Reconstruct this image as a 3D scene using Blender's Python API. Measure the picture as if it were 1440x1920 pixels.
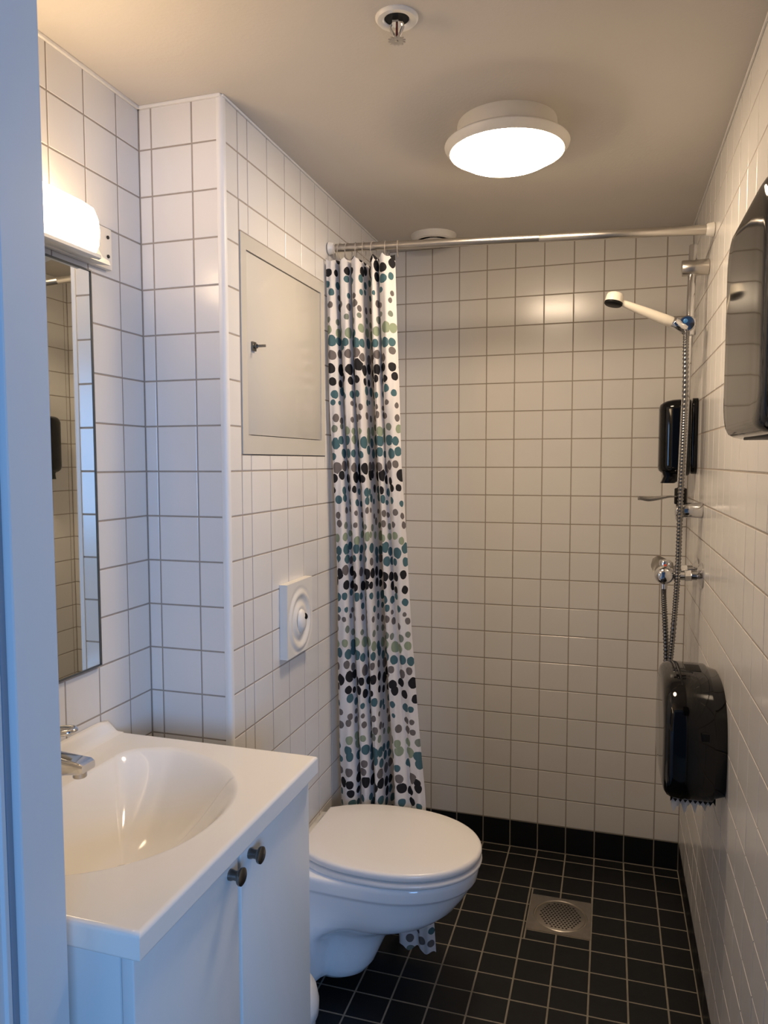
import bpy, bmesh, math, random
from mathutils import Vector, Matrix
random.seed(7)
for o in list(bpy.data.objects): bpy.data.objects.remove(o)
sc = bpy.context.scene
COL = sc.collection
PI = math.pi
V = Vector
def lerp(a, b, t): return a + (b - a) * t
def smooth(t):
    t = max(0, min(1, t)); return t * t * (3 - 2 * t)

# ------------------------------------------------------------------ camera
CAM = V((0, 0, 1.4199))
yaw, pit, rol, F = 0.2974768, -0.0675123, -0.0017323, 1383.37
fw = V((-math.sin(yaw) * math.cos(pit), math.cos(yaw) * math.cos(pit), math.sin(pit)))
rt0 = V((math.cos(yaw), math.sin(yaw), 0)); up0 = rt0.cross(fw)
rt = rt0 * math.cos(rol) + up0 * math.sin(rol); up = up0 * math.cos(rol) - rt0 * math.sin(rol)
cam = bpy.data.objects.new('camera', bpy.data.cameras.new('camera')); COL.objects.link(cam)
m = Matrix.Identity(4)
for i in range(3):
    m[i][0] = rt[i]; m[i][1] = up[i]; m[i][2] = -fw[i]; m[i][3] = CAM[i]
cam.matrix_world = m
cam.data.sensor_fit = 'VERTICAL'; cam.data.sensor_height = 36; cam.data.lens = F / 1920 * 36
cam.data.clip_start = 0.01
sc.camera = cam

# ------------------------------------------------------------------ light and exposure
sc.view_settings.view_transform = 'Standard'; sc.view_settings.look = 'None'
sc.view_settings.gamma = 1; sc.view_settings.use_curve_mapping = False
sc.view_settings.exposure = 0.0
WARM = (1.0, 0.78, 0.55)
WARM2 = (1.0, 0.72, 0.44)
DAY = (0.25, 0.51, 1.0)
CEIL_LAMP, WALL_LAMP, WINDOW_W, SKY = 62.0, 12.0, 80.0, 0.10
w = bpy.data.worlds.new('World'); sc.world = w; w.use_nodes = True
w.node_tree.nodes['Background'].inputs[0].default_value = (*DAY, 1)
w.node_tree.nodes['Background'].inputs[1].default_value = SKY
ld = bpy.data.lights.new('hall_window_light', 'AREA'); ld.shape = 'RECTANGLE'; ld.size = 1.25; ld.size_y = 1.2
ld.energy = WINDOW_W; ld.color = DAY
lo = bpy.data.objects.new('hall_window_light', ld); COL.objects.link(lo)
lo.location = (1.58, -1.9, 1.45)
lo.rotation_euler = (V((-0.6, 1.6, 0.5)) - V(lo.location)).to_track_quat('-Z', 'Y').to_euler()

# ------------------------------------------------------------------ materials
def mat(name, col, rough=0.4, metal=0.0, noise=0.0, nscale=30, bump=0.0, bscale=200, coat=0.0, emit=None, estr=0, trans=0.0, alpha=1.0, spec=0.5):
    M = bpy.data.materials.new(name); M.use_nodes = True
    nt = M.node_tree; b = nt.nodes['Principled BSDF']
    b.inputs['Base Color'].default_value = (*col, 1); b.inputs['Roughness'].default_value = rough
    b.inputs['Metallic'].default_value = metal; b.inputs['Specular IOR Level'].default_value = spec
    if coat: b.inputs['Coat Weight'].default_value = coat; b.inputs['Coat Roughness'].default_value = 0.04
    if emit: b.inputs['Emission Color'].default_value = (*emit, 1); b.inputs['Emission Strength'].default_value = estr
    if trans: b.inputs['Transmission Weight'].default_value = trans
    if alpha < 1: b.inputs['Alpha'].default_value = alpha
    tc = nt.nodes.new('ShaderNodeTexCoord')
    if noise:
        n = nt.nodes.new('ShaderNodeTexNoise'); n.inputs['Scale'].default_value = nscale; n.inputs['Detail'].default_value = 4
        nt.links.new(tc.outputs['Object'], n.inputs['Vector'])
        mx = nt.nodes.new('ShaderNodeMix'); mx.data_type = 'RGBA'
        mx.inputs[6].default_value = (*[c * (1 - noise) for c in col], 1); mx.inputs[7].default_value = (*[min(1, c * (1 + noise)) for c in col], 1)
        nt.links.new(n.outputs['Fac'], mx.inputs[0]); nt.links.new(mx.outputs[2], b.inputs['Base Color'])
    if bump:
        n = nt.nodes.new('ShaderNodeTexNoise'); n.inputs['Scale'].default_value = bscale; n.inputs['Detail'].default_value = 3
        nt.links.new(tc.outputs['Object'], n.inputs['Vector'])
        bp = nt.nodes.new('ShaderNodeBump'); bp.inputs['Strength'].default_value = bump; bp.inputs['Distance'].default_value = 0.002
        nt.links.new(n.outputs['Fac'], bp.inputs['Height']); nt.links.new(bp.outputs['Normal'], b.inputs['Normal'])
    return M
TILE = mat('white_glazed_tile', (0.74, 0.715, 0.68), 0.2, noise=0.03, nscale=6, bump=0.06, bscale=18)
GROUT = mat('brown_grey_grout', (0.36, 0.31, 0.26), 0.9, noise=0.15, nscale=60)
FTILE = mat('black_floor_tile', (0.0095, 0.010, 0.011), 0.5, noise=0.25, nscale=40, bump=0.1, bscale=90, spec=0.3)
BTILE = mat('black_base_tile', (0.008, 0.009, 0.011), 0.3, noise=0.2, nscale=30)
FGROUT = mat('pale_floor_grout', (0.27, 0.24, 0.19), 0.9, noise=0.3, nscale=25)
CEILM = mat('ceiling_paint', (0.62, 0.58, 0.53), 0.8, bump=0.25, bscale=160, noise=0.02, nscale=8)
CAULK = mat('white_sealant', (0.80, 0.78, 0.74), 0.4)
PLAST = mat('white_plastic', (0.78, 0.75, 0.69), 0.35)
IVORY = mat('ivory_paint', (0.56, 0.53, 0.47), 0.28, noise=0.015, nscale=5, coat=0.2)
FRAMEP = mat('grey_white_door_paint', (0.62, 0.66, 0.68), 0.4, bump=0.05, bscale=40)
SEAL = mat('grey_rubber_seal', (0.22, 0.27, 0.33), 0.6)
CERAM = mat('white_ceramic', (0.90, 0.90, 0.90), 0.06, coat=0.3)
SEATM = mat('toilet_seat_plastic', (0.88, 0.85, 0.82), 0.25)
BASINM = mat('cast_white_basin', (0.90, 0.86, 0.79), 0.12, coat=0.25)
CABM = mat('white_cabinet_foil', (0.70, 0.72, 0.71), 0.35, noise=0.015, nscale=4)
HOSEM = mat('hose_metal', (0.24, 0.235, 0.23), 0.25, 1.0)
CHROME = mat('chrome', (0.72, 0.72, 0.73), 0.1, 1.0)
SATIN = mat('satin_steel', (0.55, 0.52, 0.48), 0.3, 1.0)
STEEL = mat('brushed_drain_steel', (0.45, 0.41, 0.36), 0.38, 1.0, noise=0.2, nscale=40)
KNOBM = mat('dark_pewter', (0.20, 0.20, 0.19), 0.32, 1.0)
BLACK = mat('glossy_black_plastic', (0.0025, 0.0025, 0.003), 0.06, spec=0.38)
BLACKM = mat('matt_black_plastic', (0.0025, 0.0025, 0.0025), 0.5, spec=0.25)
DARK = mat('near_black', (0.01, 0.01, 0.01), 0.8)
SMOKE = mat('smoky_clear_plastic', (0.16, 0.15, 0.14), 0.15, alpha=0.85)
LEVM = mat('grey_lever_metal', (0.36, 0.34, 0.31), 0.35, 1.0)
CLEAR = mat('clear_ring_plastic', (0.45, 0.40, 0.35), 0.2, alpha=0.5)
PAPER = mat('tissue_paper', (0.85, 0.84, 0.83), 0.9)
MIRRORM = mat('mirror_glass', (0.86, 0.88, 0.84), 0.01, 1.0)
RED = mat('red_liquid_bulb', (0.09, 0.012, 0.012), 0.1)
BLUE = mat('blue_dot', (0.05, 0.2, 0.5), 0.2)
REDD = mat('red_dot', (0.6, 0.08, 0.04), 0.3)
WHITEH = mat('white_shower_plastic', (0.78, 0.73, 0.63), 0.25)
LAMPC = mat('lit_ceiling_diffuser', (0.9, 0.9, 0.88), 0.3, emit=WARM, estr=CEIL_LAMP)
LAMPW = mat('lit_wall_diffuser', (0.9, 0.9, 0.88), 0.3, emit=WARM2, estr=WALL_LAMP)
BINM = mat('white_bin_plastic', (0.72, 0.71, 0.68), 0.35)

# ------------------------------------------------------------------ object helpers
ORI = {}
def raw(name, bm, mats, smooth_ang=None):
    me = bpy.data.meshes.new(name)
    bmesh.ops.recalc_face_normals(bm, faces=bm.faces[:]) if bm.faces else None
    bm.to_mesh(me); bm.free()
    for mm in (mats if isinstance(mats, (list, tuple)) else [mats]): me.materials.append(mm)
    if smooth_ang is not None:
        me.polygons.foreach_set('use_smooth', [True] * len(me.polygons))
        me.set_sharp_from_angle(angle=math.radians(smooth_ang))
    o = bpy.data.objects.new(name, me); COL.objects.link(o)
    return o
def thing(name, label, cat, loc, group=None):
    o = bpy.data.objects.new(name, None); COL.objects.link(o); o.location = loc; o.empty_display_size = 0.05
    ORI[o.name] = V(loc); o['label'] = label; o['category'] = cat
    if group: o['group'] = group
    return o
def part(name, bm, mats, parent, sm=40, label=None):
    org = ORI[parent.name]
    bmesh.ops.translate(bm, verts=bm.verts[:], vec=-org)
    o = raw(name, bm, mats, sm); o.parent = parent; ORI[o.name] = org
    if label: o['label'] = label
    return o
def single(name, bm, mats, label, cat, loc, sm=40, group=None):
    bmesh.ops.translate(bm, verts=bm.verts[:], vec=-V(loc))
    o = raw(name, bm, mats, sm); o.location = loc; ORI[o.name] = V(loc)
    o['label'] = label; o['category'] = cat
    if group: o['group'] = group
    return o
def struct(name, bm, mats, sm=None, parent=None, label=None):
    o = raw(name, bm, mats, sm); o['kind'] = 'structure'; ORI[o.name] = V((0, 0, 0))
    if parent: o.parent = parent
    if label: o['label'] = label
    return o
def box(bm, a, b, bev=0.0, seg=2, mi=0):
    a, b = V(a), V(b)
    r = bmesh.ops.create_cube(bm, size=1)
    vs = r['verts']
    for v in vs: v.co = V([lerp(a[i], b[i], v.co[i] + 0.5) for i in range(3)])
    fs = list({f for v in vs for f in v.link_faces})
    for f in fs: f.material_index = mi
    if bev:
        es = list({e for v in vs for e in v.link_edges})
        r = bmesh.ops.bevel(bm, geom=es, offset=bev, segments=seg, profile=0.5, affect='EDGES')
        for f in r['faces']: f.material_index = mi
    return bm
def B(): return bmesh.new()
def bbox(a, b, bev=0.0, seg=2): return box(B(), a, b, bev, seg)
def frame_of(axis):
    z = V(axis).normalized()
    x = z.cross(V((0, 0, 1)))
    if x.length < 1e-4: x = V((1, 0, 0))
    x.normalize(); y = z.cross(x)
    return x, y, z
def loft(bm, rings, cap0=True, cap1=True, closed=True, mi=0):
    vr = [[bm.verts.new(p) for p in r] for r in rings]
    n = len(vr[0])
    for a, b in zip(vr, vr[1:]):
        for i in range(n if closed else n - 1):
            j = (i + 1) % n
            try:
                f = bm.faces.new((a[i], a[j], b[j], b[i])); f.material_index = mi
            except ValueError: pass
    if cap0: bm.faces.new(vr[0][::-1]).material_index = mi
    if cap1: bm.faces.new(vr[-1]).material_index = mi
    return bm
def lathe(bm, prof, c, axis=(0, 0, 1), seg=32, mi=0, cap0=True, cap1=True):
    # prof: list of (r, h) along axis from point c
    x, y, z = frame_of(axis); c = V(c); rings = []
    for r, h in prof:
        r = max(r, 1e-5)
        rings.append([c + z * h + (x * math.cos(2 * PI * i / seg) + y * math.sin(2 * PI * i / seg)) * r for i in range(seg)])
    return loft(bm, rings, cap0, cap1, True, mi)
def cyl(bm, a, b, r, seg=24, bev=0.0, r2=None, mi=0):
    a, b = V(a), V(b); L = (b - a).length; r2 = r if r2 is None else r2
    if bev: prof = [(r - bev, 0), (r, bev), (r2, L - bev), (r2 - bev, L)]
    else: prof = [(r, 0), (r2, L)]
    return lathe(bm, prof, a, b - a, seg, mi)
def catmull(pts, n):
    P = [V(p) for p in pts]; P = [P[0] * 2 - P[1]] + P + [P[-1] * 2 - P[-2]]; out = []
    for i in range(1, len(P) - 2):
        for k in range(n):
            t = k / n; a, b, c, d = P[i - 1:i + 3]
            out.append(0.5 * ((2 * b) + (c - a) * t + (2 * a - 5 * b + 4 * c - d) * t * t + (3 * b - a - 3 * c + d) * t ** 3))
    out.append(P[-2]); return out
def tube(bm, pts, rad, seg=12, mi=0):
    pts = [V(p) for p in pts]; rings = []; x = None
    for i, p in enumerate(pts):
        d = (pts[min(i + 1, len(pts) - 1)] - pts[max(i - 1, 0)]).normalized()
        if x is None: x = frame_of(d)[0]
        x = (x - d * x.dot(d)).normalized(); y = d.cross(x)
        r = rad(i) if callable(rad) else rad
        rings.append([p + (x * math.cos(2 * PI * k / seg) + y * math.sin(2 * PI * k / seg)) * r for k in range(seg)])
    return loft(bm, rings, mi=mi)
def torus(bm, c, R, r, axis, seg=32, ts=10, sx=1, sy=1):
    x, y, z = frame_of(axis); c = V(c); vs = []
    for i in range(seg):
        a = 2 * PI * i / seg; ctr = c + x * math.cos(a) * R * sx + y * math.sin(a) * R * sy; d = x * math.cos(a) + y * math.sin(a)
        vs.append([bm.verts.new(ctr + (d * math.cos(2 * PI * k / ts) + z * math.sin(2 * PI * k / ts)) * r) for k in range(ts)])
    for i in range(seg):
        for k in range(ts):
            bm.faces.new((vs[i][k], vs[(i + 1) % seg][k], vs[(i + 1) % seg][(k + 1) % ts], vs[i][(k + 1) % ts]))
    return bm
def rrect(hw, hh, r, n=8):
    r = max(min(r, hw - 1e-4, hh - 1e-4), 1e-4); out = []
    for cx, cy, a0 in ((hw - r, hh - r, 0), (-hw + r, hh - r, PI / 2), (-hw + r, -hh + r, PI), (hw - r, -hh + r, 1.5 * PI)):
        for k in range(n + 1):
            a = a0 + PI / 2 * k / n; out.append((cx + r * math.cos(a), cy + r * math.sin(a)))
    return out
def shell(bm, outline, place, depth, rf, seg=6, dome=0.0, back_in=0.0):
    # outline(inset)->2D pts; place(u,v,h)->3D ; front edge rounded by rf
    rings = [[place(u, v, 0) for u, v in outline(back_in)], [place(u, v, depth - rf) for u, v in outline(0)]]
    for k in range(1, seg + 1):
        a = PI / 2 * k / seg
        rings.append([place(u, v, depth - rf + rf * math.sin(a)) for u, v in outline(rf * (1 - math.cos(a)))])
    if dome:
        base = outline(rf); 
        for s, h in ((0.7, 0.6), (0.4, 0.88), (0.12, 1.0)):
            cu = sum(p[0] for p in base) / len(base); cv = sum(p[1] for p in base) / len(base)
            rings.append([place(cu + (u - cu) * s, cv + (v - cv) * s, depth + dome * h) for u, v in base])
    return loft(bm, rings)

# ------------------------------------------------------------------ room dimensions
XR, XS, XA = 0.249, -0.796, -0.999       # right wall, left wall, alcove wall
YB, YP, YF = 2.666, 1.434, 0.69          # back wall, pillar face, front wall (inner face)
H = 2.192
rows = [0.1 * k for k in range(1, 22)]    # courses above the black base row
def clip_rects(rc, hole):
    u0, u1, v0, v1 = rc; a0, a1, b0, b1 = hole
    if u1 <= a0 or u0 >= a1 or v1 <= b0 or v0 >= b1: return [rc]
    out = []
    if u0 < a0: out.append((u0, a0, v0, v1))
    if u1 > a1: out.append((a1, u1, v0, v1))
    mu0, mu1 = max(u0, a0), min(u1, a1)
    if v0 < b0: out.append((mu0, mu1, v0, b0))
    if v1 > b1: out.append((mu0, mu1, b1, v1))
    return out
def tiled(bm, place, us, vs, holes=(), g=0.0018, relief=0.0009, jit=0.00025, mi=0):
    for u0, u1 in zip(us, us[1:]):
        for v0, v1 in zip(vs, vs[1:]):
            rects = [(u0, u1, v0, v1)]
            for h in holes: rects = [q for r in rects for q in clip_rects(r, h)]
            for a0, a1, b0, b1 in rects:
                if a1 - a0 < 0.008 or b1 - b0 < 0.008: continue
                a0, a1, b0, b1 = a0 + g, a1 - g, b0 + g, b1 - g; e = 0.0008
                hs = [random.uniform(-jit, jit) for _ in range(4)]
                lo_ = [bm.verts.new(place(u, v, -relief - 0.001)) for u, v in ((a0, b0), (a1, b0), (a1, b1), (a0, b1))]
                mid = [bm.verts.new(place(u, v, -e * 0.7 + h)) for (u, v), h in zip(((a0, b0), (a1, b0), (a1, b1), (a0, b1)), hs)]
                hi = [bm.verts.new(place(u, v, h)) for (u, v), h in zip(((a0 + e, b0 + e), (a1 - e, b0 + e), (a1 - e, b1 - e), (a0 + e, b1 - e)), hs)]
                for A, C in ((lo_, mid), (mid, hi)):
                    for i in range(4):
                        f = bm.faces.new((A[i], A[(i + 1) % 4], C[(i + 1) % 4], C[i])); f.material_index = mi
                bm.faces.new(hi).material_index = mi
REL = 0.0009
# right wall
bm = B(); box(bm, (XR + REL, YF - 0.2, -0.05), (XR + 0.1, YB + 0.1, H + 0.05), mi=1)
ycol = [YF] + [YB - 0.1 * k - 0.02 for k in range(20, -1, -1) if YB - 0.1 * k - 0.02 > YF + 0.01] + [YB]
tiled(bm, lambda u, v, h: V((XR - h, u, v)), ycol, rows + [H]); struct('wall_right', bm, [TILE, GROUT])
# back wall
bm = B(); box(bm, (XS - 0.1, YB + REL, -0.05), (XR + 0.1, YB + 0.1, H + 0.05), mi=1)
xcol = [XS] + [-0.7318 + 0.1 * k for k in range(10)] + [XR]
tiled(bm, lambda u, v, h: V((u, YB - h, v)), xcol, rows + [H]); struct('wall_back', bm, [TILE, GROUT])
# left wall (boxed-out face with the access panel)
PAN = (1.505, 2.012, 1.437, 1.934)
bm = B()
for a, b in (((XS - 0.12, YP + 0.003, -0.05), (XS - REL, PAN[0], H + 0.05)), ((XS - 0.12, PAN[1], -0.05), (XS - REL, YB + 0.1, H + 0.05)),
             ((XS - 0.12, PAN[0], -0.05), (XS - REL, PAN[1], PAN[2])), ((XS - 0.12, PAN[0], PAN[3]), (XS - REL, PAN[1], H + 0.05)),
             ((XS - 0.12, PAN[0], PAN[2]), (XS - 0.02, PAN[1], PAN[3]))): box(bm, a, b, mi=1)
scol = [YP + 0.006, 1.503] + [1.549 + 0.1 * k for k in range(12)] + [YB]
tiled(bm, lambda u, v, h: V((XS + h, u, v)), scol, rows + [H], [PAN]); struct('wall_left', bm, [TILE, GROUT])
# pillar front face
bm = B(); box(bm, (XA - 0.1, YP + REL, -0.05), (XS - 0.003, YP + 0.12, H + 0.05), mi=1)
pcol = [XA, -0.968, -0.868, XS - 0.006]
tiled(bm, lambda u, v, h: V((u, YP - h, v)), pcol, rows + [H]); struct('wall_pillar', bm, [TILE, GROUT])
# alcove wall
bm = B(); box(bm, (XA - 0.1, YF - 0.2, -0.05), (XA - REL, YP + 0.1, H + 0.05), mi=1)
acol = [YF, 0.757] + [0.857 + 0.1 * k for k in range(6)] + [YP]
tiled(bm, lambda u, v, h: V((XA + h, u, v)), acol, rows + [H]); struct('wall_alcove', bm, [TILE, GROUT])
# black base course on each wall
for nm, pl, us in (('baseboard_back', lambda u, v, h: V((u, YB - h, v)), xcol), ('baseboard_right', lambda u, v, h: V((XR - h, u, v)), ycol),
                   ('baseboard_left', lambda u, v, h: V((XS + h, u, v)), scol), ('baseboard_pillar', lambda u, v, h: V((u, YP - h, v)), pcol),
                   ('baseboard_alcove', lambda u, v, h: V((XA + h, u, v)), acol)):
    bm = B(); tiled(bm, pl, us, [0.0, 0.1], mi=0)
    a, b = pl(us[0], 0, -0.0024), pl(us[-1], 0.1, -REL + 0.0004)
    box(bm, [min(a[i], b[i]) for i in range(3)], [max(a[i], b[i]) for i in range(3)], mi=1)
    struct(nm, bm, [BTILE, FGROUT])
# floor
DR = (-0.222, -0.032, 2.19, 2.38)
bm = B(); box(bm, (XA - 0.1, -0.6, -0.1), (XR + 0.1, YB + 0.1, -REL), mi=1)
fx = [XA] + [-0.931 + 0.1 * k for k in range(12)] + [XR]
fx = [x for i, x in enumerate(fx) if i == 0 or x - fx[i - 1] > 0.02]
fy = [YB, 2.615, 2.515, 2.415, 2.32, 2.228, 2.142, 2.047, 1.96, 1.877]
while fy[-1] - 0.09 > YF: fy.append(fy[-1] - 0.09)
fy.append(YF - 0.12); fy = fy[::-1]
tiled(bm, lambda u, v, h: V((u, v, h)), fx, fy, [DR], g=0.0024); struct('floor', bm, [FTILE, FGROUT])
# ceiling
bm = B(); box(bm, (XA - 0.1, YF - 0.2, H), (XR + 0.1, YB + 0.1, H + 0.1)); struct('ceiling', bm, CEILM)
# front wall with the doorway the camera looks through
DX0, DX1 = -0.605, 0.215
bm = B(); box(bm, (XA - 0.1, YF - 0.13, -0.05), (DX0 - 0.02, YF, H + 0.05)); box(bm, (DX1 + 0.02, YF - 0.13, -0.05), (XR + 0.1, YF, H + 0.05))
box(bm, (DX0 - 0.02, YF - 0.13, 2.08), (DX1 + 0.02, YF, H + 0.05)); struct('wall_front', bm, CEILM)
bm = B(); box(bm, (XA - 0.1 - 0.9, YF - 0.135, -0.05), (DX0 - 0.02, YF - 0.13, 2.5)); struct('wall_hall', bm, CEILM)
# sealant beads under the ceiling and the corner strip
def bead(nm, a, b, s=0.005):
    struct(nm, bbox([min(a[i], b[i]) for i in range(3)], [max(a[i], b[i]) for i in range(3)], s * 0.3), CAULK, 40)
bead('trim_1', (XA, YF, H - 0.007), (XA + 0.007, YP, H)); bead('trim_2', (XA, YP - 0.007, H - 0.007), (XS, YP, H))
bead('trim_3', (XS, YP, H - 0.005), (XS + 0.005, YB, H)); bead('trim_4', (XR - 0.005, YF, H - 0.005), (XR, YB, H))
bm = B(); rg = []
for z in (0.0, H - 0.001):
    r_ = 0.009
    pts = [(XS - 0.012, YP + 0.004), (XS - 0.012, YP - 0.002)] + [(XS - 0.006 + r_ * math.sin(a) , YP + 0.006 - r_ * math.cos(a)) for a in [PI / 2 * k / 6 for k in range(7)]] + [(XS + 0.003, YP + 0.012), (XS - 0.004, YP + 0.012)]
    rg.append([V((x, y, z)) for x, y in pts])
loft(bm, rg); struct('trim_5', bm, CAULK, 40)
# door frame: lining profile with a stop and seal groove, extruded up both sides
def lining(nm, s, x0):
    prof = [(0.0, YF), (-0.03, YF), (-0.03, YF - 0.22), (-0.012, YF - 0.22), (-0.012, YF - 0.083), (-0.008, YF - 0.081),
            (-0.008, YF - 0.076), (-0.011, YF - 0.074), (-0.011, YF - 0.066), (-0.001, YF - 0.064), (0.0, YF - 0.062)]
    bm = B(); loft(bm, [[V((x0 + s * u, v, z)) for u, v in prof] for z in (0.0, 2.08)])
    return bm
d1 = struct('door_1', lining('l', 1, DX0), FRAMEP); 
bm = B()
box(bm, (DX0 - 0.0105, YF - 0.0745, 0.0), (DX0 - 0.0075, YF - 0.0665, 2.08), 0.001); struct('seal', bm, SEAL, 40, d1, 'grey blue seal strip')
bm = lining('r', -1, DX1); box(bm, (DX0, YF - 0.22, 2.05), (DX1, YF, 2.08)); struct('door_2', bm, FRAMEP)

# ------------------------------------------------------------------ washbasin
ZB, BX0, BX1, BY0, BY1 = 0.855, XA + 0.001, -0.53, 0.725, 1.29
BC = V((-0.765, 1.0075))
def bowl_r(th):
    c, s = math.cos(th), math.sin(th)
    def inside(r):
        x, y = BC.x + c * r, BC.y + s * r; v = abs(y - BC.y) / 0.228
        if v >= 1 or x < -0.894: return False
        q = (1 - v ** 2.2) ** 0.435
        back = -0.894 + 0.10 * max(0, (v - 0.72) / 0.28) ** 2.6
        return back < x < -0.894 + 0.296 * q
    lo_, hi_ = 0.0, 0.5
    for _ in range(30):
        mid = (lo_ + hi_) / 2
        if inside(mid): lo_ = mid
        else: hi_ = mid
    return lo_
def rect_r(th, x0, x1, y0, y1):
    c, s = math.cos(th), math.sin(th); t = []
    if c > 1e-9: t.append((x1 - BC.x) / c)
    if c < -1e-9: t.append((x0 - BC.x) / c)
    if s > 1e-9: t.append((y1 - BC.y) / s)
    if s < -1e-9: t.append((y0 - BC.y) / s)
    return min(t)
angs = [2 * PI * k / 180 for k in range(180)]
for cx in (BX0, BX1):
    for cy in (BY0, BY1): angs.append(math.atan2(cy - BC.y, cx - BC.x) % (2 * PI))
angs = sorted(set(angs))
Rb = [bowl_r(t) for t in angs]
for _ in range(3): Rb = [(Rb[i - 1] + 2 * Rb[i] + Rb[(i + 1) % len(Rb)]) / 4 for i in range(len(Rb))]
def P2(t, r, z): return V((BC.x + math.cos(t) * r, BC.y + math.sin(t) * r, z))
def rr(ins): return [rect_r(t, BX0 + ins, BX1 - ins, BY0 + ins, BY1 - ins) for t in angs]
rings = [[P2(t, r, ZB - 0.036) for t, r in zip(angs, rr(0.02))], [P2(t, r, ZB - 0.036) for t, r in zip(angs, rr(0.002))], [P2(t, r, ZB - 0.0335) for t, r in zip(angs, rr(0.0))], [P2(t, r, ZB - 0.032) for t, r in zip(angs, rr(0.0))], [P2(t, r, ZB - 0.0065) for t, r in zip(angs, rr(0.0))], [P2(t, r, ZB - 0.005) for t, r in zip(angs, rr(0.0))],
         [P2(t, r, ZB - 0.002) for t, r in zip(angs, rr(0.0015))], [P2(t, r, ZB) for t, r in zip(angs, rr(0.005))], [P2(t, r, ZB) for t, r in zip(angs, rr(0.0075))]]
bprof = [(1.12, 0.0), (1.09, 0.0)]
for k in range(27):
    s_ = 1.07 * (1 - k / 26 * 0.93)
    bprof.append((s_, -0.118 * max(0.0, 1 - (s_ / 1.07) ** 2.5) ** 1.35))
for s_, dz in bprof:
    lim = rr(0.010)
    sh = V((0.0 * (1 - min(1, s_)) ** 1.2, 0, 0))
    rings.append([P2(t, min(r * s_, l), ZB + dz) + sh for t, r, l in zip(angs, Rb, lim)])
basin = thing('washbasin', 'white one-piece vanity washbasin top with moulded bowl, set on the cabinet', 'sink', (-0.765, 1.0075, ZB - 0.036))
bm = B(); loft(bm, rings, cap0=False, cap1=True); part('basin_top', bm, BASINM, basin, 50)
bm = B(); rg = []
N_ = 26
for i in range(N_ + 1):
    y = lerp(BY0, BY1 - 0.001, i / N_)
    if i == 0: hgt = 0.031
    else:
        hgt = 0.031 * (1 - smooth((y - 1.262) / 0.027)) + 0.0006
    sec = [(BX0, -0.004), (BX0, hgt), (BX0 + 0.008, hgt), (BX0 + 0.0115, hgt * 0.93), (BX0 + 0.0135, hgt * 0.75), (BX0 + 0.015, hgt * 0.4), (BX0 + 0.020, hgt * 0.1), (BX0 + 0.030, 0.0), (BX0 + 0.030, -0.004)]
    rg.append([V((x, y, ZB + z)) for x, z in sec])
loft(bm, rg); part('upstand', bm, BASINM, basin, 50)
bm = B(); lathe(bm, [(0.022, 0), (0.024, 0.003), (0.018, 0.004), (0.016, 0.001), (0.0, 0.001)], (BC.x, BC.y, ZB - 0.1195), seg=28); part('waste_fitting', bm, CHROME, basin, label='chrome drain fitting')
# faucet
fc = thing('faucet', 'chrome single-lever faucet at the back of the washbasin', 'faucet', (-0.938, 1.01, ZB))
bm = B(); lathe(bm, [(0.026, 0), (0.027, 0.004), (0.023, 0.01), (0.022, 0.07), (0.024, 0.078), (0.020, 0.092), (0.008, 0.097)], (-0.938, 1.01, ZB), seg=28); part('body', bm, CHROME, fc)
bm = B(); rg = []
for x, z0, z1, hw_ in ((-0.935, 0.882, 0.93, 0.017), (-0.90, 0.886, 0.926, 0.0175), (-0.86, 0.896, 0.922, 0.0185), (-0.837, 0.900, 0.920, 0.0185), (-0.830, 0.903, 0.916, 0.0165)):
    hh = (z1 - z0) / 2; rg.append([V((x, 1.01 + u, (z0 + z1) / 2 + v)) for u, v in rrect(hw_, hh, min(hh, hw_) * 0.55, 5)])
loft(bm, rg); part('spout', bm, CHROME, fc, 60)
bm = B(); cyl(bm, (-0.848, 1.01, 0.899), (-0.848, 1.01, 0.890), 0.0115, 20, 0.001); part('aerator', bm, SATIN, fc)
bm = B(); 
loop = [(-0.945, 1.01 - 0.012, 0.955), (-0.90, 1.01 - 0.015, 0.963), (-0.87, 1.01 - 0.0135, 0.967), (-0.858, 1.01, 0.968), (-0.87, 1.01 + 0.0135, 0.967), (-0.90, 1.01 + 0.015, 0.963), (-0.945, 1.01 + 0.012, 0.955)]
tube(bm, catmull(loop, 6), 0.0052, 10); part('lever', bm, CHROME, fc, 60)

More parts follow.
